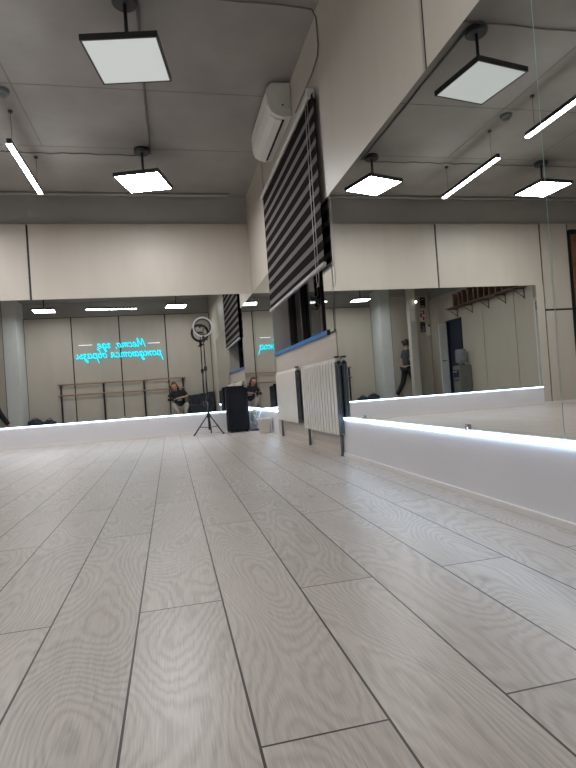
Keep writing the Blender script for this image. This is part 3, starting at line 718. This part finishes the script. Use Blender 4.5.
t = thing('water_cooler', 'grey water cooler with a clear blue bottle by the dark doorway', 'water cooler', (-4.93, 2.12, 0))
b = MB(); b.box(-0.17, 0.15, -0.16, 0.16, 0.0, 0.82, 0, 0.015); b.build('cabinet', M_cool, t)
b = MB(); b.box(0.151, 0.158, -0.13, 0.13, 0.52, 0.72, 0, 0.003); b.build('tap_recess', M_navy, t)
for y in (-0.05, 0.05):
    b = MB(); b.tube([(0.155, y, 0.68), (0.195, y, 0.68), (0.20, y, 0.64)], 0.009); b.build('tap', M_white, t)
b = MB(); b.box(0.15, 0.20, -0.11, 0.11, 0.44, 0.465, 0, 0.004); b.build('drip_tray', M_navy, t)
b = MB(); b.lathe([(0.05, 0.82), (0.06, 0.86), (0.135, 0.92), (0.135, 1.03), (0.128, 1.05), (0.135, 1.07), (0.135, 1.20), (0.11, 1.235), (0.02, 1.24)], 0, 0, 0, 24); b.build('bottle', M_bottle, t)

t = thing('wall_shelf', 'long brown slatted shelf on brackets high on the left wall', 'shelf', (0, 0, 0))
for k in range(4):
    b = MB(); b.box(XL + 0.02 + k * 0.075, XL + 0.075 + k * 0.075, 1.70, 4.62, 2.32, 2.34, 0, 0.003); b.build('slat', M_shelf, t)
for y in (1.8, 2.5, 3.2, 3.85, 4.5):
    b = MB(); b.box(XL + 0.001, XL + 0.015, y - 0.012, y + 0.012, 2.10, 2.32); b.box(XL + 0.001, XL + 0.29, y - 0.010, y + 0.010, 2.30, 2.319)
    b.tube([(XL + 0.01, y, 2.12), (XL + 0.26, y, 2.30)], 0.009, 6); b.build('bracket', M_shelf, t)
random.seed(3)
for i in range(11):
    y = 2.05 + i * 0.225 + random.uniform(-0.03, 0.03); h = random.uniform(0.28, 0.36); w_ = random.uniform(0.035, 0.06)
    b = MB(); b.box(XL + 0.03, XL + 0.26, y, y + w_, 2.341, 2.341 + h, 0, 0.003)
    b.box(XL + 0.258, XL + 0.262, y + w_ * 0.25, y + w_ * 0.75, 2.341 + h * 0.6, 2.341 + h * 0.85, 1)
    o = b.build('wooden_block', [M_shelf, M_wood]); tag(o, 'upright brown wooden block standing on the long wall shelf', 'block', 'brown blocks on the wall shelf')

# ------------------------------------------------------------------ people
def skin(name, verts, edges, m, parent=None, root=0, sub=2):
    me = bpy.data.meshes.new(name); me.from_pydata([v[:3] for v in verts], edges, []); me.update()
    o = bpy.data.objects.new(name, me); C.objects.link(o)
    if parent: o.parent = parent
    md = o.modifiers.new('Skin', 'SKIN'); md.use_smooth_shade = True
    lay = me.skin_vertices[0] if me.skin_vertices else None
    if lay is None:
        bm = bmesh.new(); bm.from_mesh(me); bm.verts.layers.skin.verify(); bm.to_mesh(me); bm.free(); lay = me.skin_vertices[0]
    for i, v in enumerate(verts):
        r = v[3]; lay.data[i].radius = r if isinstance(r, tuple) else (r, r); lay.data[i].use_root = (i == root)
    s_ = o.modifiers.new('Sub', 'SUBSURF'); s_.levels = sub; s_.render_levels = sub
    me.materials.append(m); return o
class Fig:
    def __init__(s): s.v = []; s.e = []
    def add(s, p, r, link=None):
        s.v.append((*p, r)); i = len(s.v) - 1
        if link is not None: s.e.append((link, i))
        return i
    def chain(s, start, pts):
        for p, r in pts: start = s.add(p, r, start)
        return start

def hand(parent, wrist, dirv, side, up, curl, m, scale=1.0):
    """palm + five fingers as skinned chains joined in one mesh"""
    w_ = Vector(wrist); d_ = Vector(dirv).normalized(); s_ = Vector(side).normalized(); u_ = Vector(up).normalized()
    f = Fig(); r0 = f.add(w_, 0.021 * scale); p1 = f.add(w_ + d_ * 0.045 * scale, (0.034 * scale, 0.016 * scale), r0); pm = f.add(w_ + d_ * 0.075 * scale, (0.036 * scale, 0.014 * scale), p1)
    for k, (off, ln) in enumerate(((-0.029, 0.060), (-0.010, 0.074), (0.010, 0.068), (0.028, 0.052))):
        base = w_ + d_ * 0.088 * scale + s_ * off * scale
        a = base + d_ * ln * 0.45 * scale + u_ * curl * ln * 0.2; c = a + d_ * ln * 0.25 * scale + u_ * curl * ln * 0.45; e = c - d_ * 0.002 + u_ * curl * ln * 0.35
        f.chain(pm, [(base, 0.0095 * scale), (a, 0.0085 * scale), (c, 0.008 * scale), (e, 0.0065 * scale)])
    th = w_ + d_ * 0.03 * scale - s_ * 0.028 * scale
    f.chain(p1, [(th, 0.012 * scale), (th + d_ * 0.03 * scale - s_ * 0.022 * scale + u_ * 0.01, 0.0105 * scale), (th + d_ * 0.052 * scale - s_ * 0.022 * scale + u_ * 0.022, 0.009 * scale)])
    return skin('hand', f.v, f.e, m, parent)

def head_parts(parent, c, fwd, up, s=1.0, hairm=None, long=False, bun=False):
    """face features on a head whose centre is c"""
    c = Vector(c); f_ = Vector(fwd).normalized(); u_ = Vector(up).normalized(); r_ = f_.cross(u_).normalized()
    M = Matrix((r_, f_, u_)).transposed().to_4x4(); M.translation = c
    b = MB(); b.ball((0, 0.0, 0), 0.078 * s, sx=0.93, sy=1.15, sz=1.28, n=20)
    for v in b.bm.verts:
        if v.co.z < -0.02 * s: v.co.x *= 1 - 0.28 * min(1, (-v.co.z - 0.02 * s) / (0.08 * s)); v.co.y = v.co.y * 0.88 + 0.012 * s
    b.tube([(0, 0.085 * s, 0.012 * s), (0, 0.098 * s, -0.008 * s), (0, 0.106 * s, -0.024 * s), (0, 0.088 * s, -0.032 * s)], [0.006 * s, 0.009 * s, 0.012 * s, 0.007 * s], 8)
    for sx in (-1, 1): b.ball((sx * 0.074 * s, -0.004 * s, -0.008 * s), 0.022 * s, sx=0.35, sy=0.7, sz=1.2, n=10)
    b.move(M); h = b.build('head', M_skin, parent)
    b = MB()
    for sx in (-1, 1):
        b = MB(); b.ball((sx * 0.030 * s, 0.079 * s, 0.006 * s), 0.0105 * s, sx=1.3, sz=0.7, n=10); b.move(M); b.build('eye', M_eye, h)
        b = MB(); b.tube([(sx * 0.016 * s, 0.089 * s, 0.027 * s), (sx * 0.032 * s, 0.087 * s, 0.032 * s), (sx * 0.046 * s, 0.078 * s, 0.027 * s)], 0.003 * s, 6); b.move(M); b.build('eyebrow', hairm, h)
    b = MB(); b.tube([(-0.022 * s, 0.080 * s, -0.052 * s), (0, 0.089 * s, -0.050 * s), (0.022 * s, 0.080 * s, -0.052 * s)], [0.003 * s, 0.006 * s, 0.003 * s], 8); b.move(M); b.build('mouth', M_lip, h)
    b = MB(); b.ball((0, -0.012 * s, 0.016 * s), 0.088 * s, sx=0.98, sy=1.12, sz=1.20, n=24)
    kill = [v for v in b.bm.verts if (v.co.y > 0.045 * s and v.co.z < 0.062 * s) or v.co.z < -0.06 * s]
    bmesh.ops.delete(b.bm, geom=kill, context='VERTS')
    if long:
        for sx in (-1, 1):
            b.tube([(sx * 0.066 * s, 0.03 * s, 0.06 * s), (sx * 0.080 * s, 0.02 * s, 0), (sx * 0.082 * s, 0.01 * s, -0.07 * s), (sx * 0.074 * s, 0.01 * s, -0.13 * s), (sx * 0.06 * s, 0.0, -0.19 * s)], [0.018 * s, 0.024 * s, 0.027 * s, 0.024 * s, 0.010 * s], 10)
        b.tube([(0, -0.06 * s, 0.03 * s), (0, -0.085 * s, -0.06 * s), (0, -0.075 * s, -0.16 * s)], [0.05 * s, 0.055 * s, 0.03 * s], 12)
    if bun: b.ball((0, -0.115 * s, 0.045 * s), 0.036 * s, n=12)
    b.move(M); b.build('hair', hairm, h)
    return h

# the seated photographer (seen in the front mirror); phone in hand just behind the lens
p = thing('person', 'person seated on the floor holding up a phone, long brown hair, black t-shirt', 'person', (0, 0, 0))
pel = (0.26, -0.20, 0.13); ch = (0.21, -0.23, 0.55); nk = (0.16, -0.215, 0.675)
hc = (0.115, -0.185, 0.80)
shR, shL = (0.05, -0.215, 0.635), (0.36, -0.225, 0.655)
elR, elL = (-0.075, -0.16, 0.47), (0.44, -0.11, 0.53)
wrR, wrL = (-0.10, -0.085, 0.450), (0.13, -0.080, 0.478)
kR, kL = (0.06, 0.06, 0.34), (0.42, 0.09, 0.33)
aR, aL = (0.20, 0.23, 0.08), (0.36, 0.25, 0.08)
f = Fig(); a = f.add(pel, (0.12, 0.085)); m1 = f.add((0.24, -0.225, 0.34), (0.09, 0.062), a); c_ = f.add((0.205, -0.23, 0.53), (0.09, 0.06), m1); n_ = f.add(nk, 0.044, c_); f.chain(n_, [((0.13, -0.195, 0.74), 0.045)])
f.chain(c_, [(shR, 0.040), (elR, 0.034), (wrR, 0.022)]); f.chain(c_, [(shL, 0.040), (elL, 0.034), (wrL, 0.022)])
f.chain(a, [((0.19, -0.12, 0.15), 0.085), (kR, 0.055), ((0.13, 0.15, 0.2), 0.048), (aR, 0.034), ((0.21, 0.33, 0.035), 0.032)]); f.chain(a, [((0.33, -0.12, 0.15), 0.085), (kL, 0.055), ((0.39, 0.17, 0.2), 0.048), (aL, 0.034), ((0.36, 0.35, 0.035), 0.032)])
skin('body', f.v, f.e, M_skin, p)
f = Fig(); a = f.add((0.255, -0.205, 0.24), (0.15, 0.108)); m1 = f.add((0.24, -0.225, 0.36), (0.135, 0.10), a); c_ = f.add(ch, (0.145, 0.105), m1); f.chain(c_, [((0.17, -0.22, 0.665), 0.065)])
f.chain(c_, [(shR, 0.072), ((-0.045, -0.17, 0.51), 0.056)]); f.chain(c_, [(shL, 0.072), ((0.43, -0.125, 0.545), 0.056)])
sh = skin('t_shirt', f.v, f.e, M_tee, p)
b = MB(); b.box(0.18, 0.30, -0.118, -0.112, 0.43, 0.445); b.box(0.19, 0.28, -0.118, -0.112, 0.46, 0.472); b.build('chest_print', M_paper, sh)
f = Fig(); a = f.add((0.26, -0.20, 0.135), (0.16, 0.12))
f.chain(a, [((0.19, -0.12, 0.155), 0.10), (kR, 0.072), ((0.13, 0.15, 0.2), 0.066), ((0.19, 0.22, 0.11), 0.055)]); f.chain(a, [((0.33, -0.12, 0.155), 0.10), (kL, 0.072), ((0.39, 0.17, 0.2), 0.066), ((0.365, 0.24, 0.11), 0.055)])
skin('trousers', f.v, f.e, M_pants, p)
head_parts(p, hc, (-0.10, 1, -0.25), (-0.22, 0.22, 1), 1.12, M_hair, long=True)
hand(p, wrR, (0.8, 0.15, 0.35), (0, 0, 1), (0, 1, 0), 0.3, M_skin, 0.75)
hand(p, wrL, (-1, 0.12, -0.1), (0, 0, 1), (0, 1, 0), 0.3, M_skin, 0.78)
t = thing('phone', 'black phone held in both hands by the seated person', 'phone', (0, 0, 0))
b = MB(); b.box(-0.075, 0.085, -0.036, -0.028, 0.425, 0.505, 0, 0.003); b.build('phone_case', M_black, t)
b = MB(); b.box(-0.070, 0.080, -0.0375, -0.0362, 0.430, 0.500); b.build('phone_screen', M_eye, t)

# the walking person (seen in the right mirror via the front mirror)
p = thing('person', 'person walking past the white column in grey t-shirt and black trousers', 'person', (-4.17, 0.56, 0), PI / 2)
k = 1.66 / 1.68     # local +Y is the walking direction (towards -X of the room)
def q(x, y, z): return (x * k, y * k, z * k)
f = Fig(); a = f.add(q(0, 0, 0.92), (0.105 * k, 0.08 * k)); m1 = f.add(q(0, 0.0, 1.12), (0.09 * k, 0.065 * k), a); c_ = f.add(q(0, 0.0, 1.31), (0.095 * k, 0.065 * k), m1); n_ = f.add(q(0, 0.015, 1.46), 0.045 * k, c_); f.chain(n_, [(q(0, 0.03, 1.52), 0.042 * k)])
hr = f.chain(c_, [(q(0.15, 0, 1.36), 0.040 * k), (q(0.20, 0.03, 1.10), 0.036 * k), (q(0.19, 0.20, 0.94), 0.023 * k)]); hl = f.chain(c_, [(q(-0.15, 0, 1.36), 0.040 * k), (q(-0.21, -0.08, 1.10), 0.036 * k), (q(-0.20, 0.02, 0.88), 0.023 * k)])
f.chain(a, [(q(0.09, 0.03, 0.86), 0.085 * k), (q(0.09, 0.17, 0.48), 0.055 * k), (q(0.09, 0.14, 0.28), 0.048 * k), (q(0.09, 0.20, 0.08), 0.034 * k), (q(0.09, 0.32, 0.035), 0.03 * k)])
f.chain(a, [(q(-0.09, -0.02, 0.86), 0.085 * k), (q(-0.09, -0.12, 0.48), 0.055 * k), (q(-0.09, -0.24, 0.28), 0.048 * k), (q(-0.09, -0.36, 0.10), 0.034 * k), (q(-0.09, -0.29, 0.035), 0.03 * k)])
skin('body', f.v, f.e, M_skin, p)
f = Fig(); a = f.add(q(0, 0, 0.90), (0.155 * k, 0.125 * k)); m1 = f.add(q(0, 0, 1.12), (0.14 * k, 0.105 * k), a); c_ = f.add(q(0, 0, 1.32), (0.15 * k, 0.11 * k), m1); f.chain(c_, [(q(0, 0.01, 1.42), 0.06 * k)])
f.chain(c_, [(q(0.15, 0, 1.365), 0.072 * k), (q(0.19, 0.015, 1.16), 0.058 * k)]); f.chain(c_, [(q(-0.15, 0, 1.365), 0.072 * k), (q(-0.19, -0.05, 1.16), 0.058 * k)])
skin('t_shirt', f.v, f.e, M_tee2, p)
f = Fig(); a = f.add(q(0, 0, 0.92), (0.145 * k, 0.11 * k))
f.chain(a, [(q(0.09, 0.03, 0.86), 0.098 * k), (q(0.09, 0.17, 0.48), 0.072 * k), (q(0.09, 0.14, 0.28), 0.064 * k), (q(0.09, 0.19, 0.11), 0.055 * k)])
f.chain(a, [(q(-0.09, -0.02, 0.86), 0.098 * k), (q(-0.09, -0.12, 0.48), 0.072 * k), (q(-0.09, -0.24, 0.28), 0.064 * k), (q(-0.09, -0.34, 0.13), 0.055 * k)])
skin('trousers', f.v, f.e, M_pants2, p)
head_parts(p, q(0, 0.04, 1.585), (0, 1, -0.1), (0, 0.1, 1), 1.12 * k, M_hair2, bun=True)
hand(p, q(0.19, 0.20, 0.94), (0, 0.9, -0.35), (0, 0.35, 0.9), (-1, 0, 0), 0.5, M_skin, 0.85)
hand(p, q(-0.20, 0.02, 0.88), (0, 0.3, -1), (0, 1, 0.3), (1, 0, 0), 0.5, M_skin, 0.85)
for x, y, z, tilt in ((0.09, 0.24, 0, 0), (-0.09, -0.31, 0, 0.0)):
    b = MB(); b.ball(q(x, y + 0.03, 0.045), 0.05, sx=0.85, sy=2.5 * 0.9, sz=0.85, n=14)
    for v in b.bm.verts: v.co.z = max(v.co.z, 0.002)
    b.build('shoe', M_white_shoe, p)

# ------------------------------------------------------------------ world, camera, view
wd = bpy.data.worlds.new('World'); S.world = wd; wd.use_nodes = True
wd.node_tree.nodes['Background'].inputs[0].default_value = (0.02, 0.025, 0.04, 1)
wd.node_tree.nodes['Background'].inputs[1].default_value = 0.3

cam = bpy.data.cameras.new('Camera'); co = bpy.data.objects.new('Camera', cam); C.objects.link(co); S.camera = co
rt = Vector((0.973962, -0.215493, -0.070434)); up = Vector((0.066170, -0.026946, 0.997444)); fw = Vector((0.216840, 0.976134, 0.011985))
M = Matrix((rt, up, -fw)).transposed().to_4x4(); M.translation = (0, 0, 0.4934); co.matrix_world = M
cam.sensor_fit = 'VERTICAL'; cam.sensor_height = 24.0; cam.sensor_width = 18.0; cam.lens = 531.83 * 24 / 768
cam.clip_start = 0.005; cam.clip_end = 60
S.view_settings.view_transform = 'Standard'; S.view_settings.look = 'None'; S.view_settings.gamma = 1; S.view_settings.use_curve_mapping = False
S.view_settings.exposure = 0.0
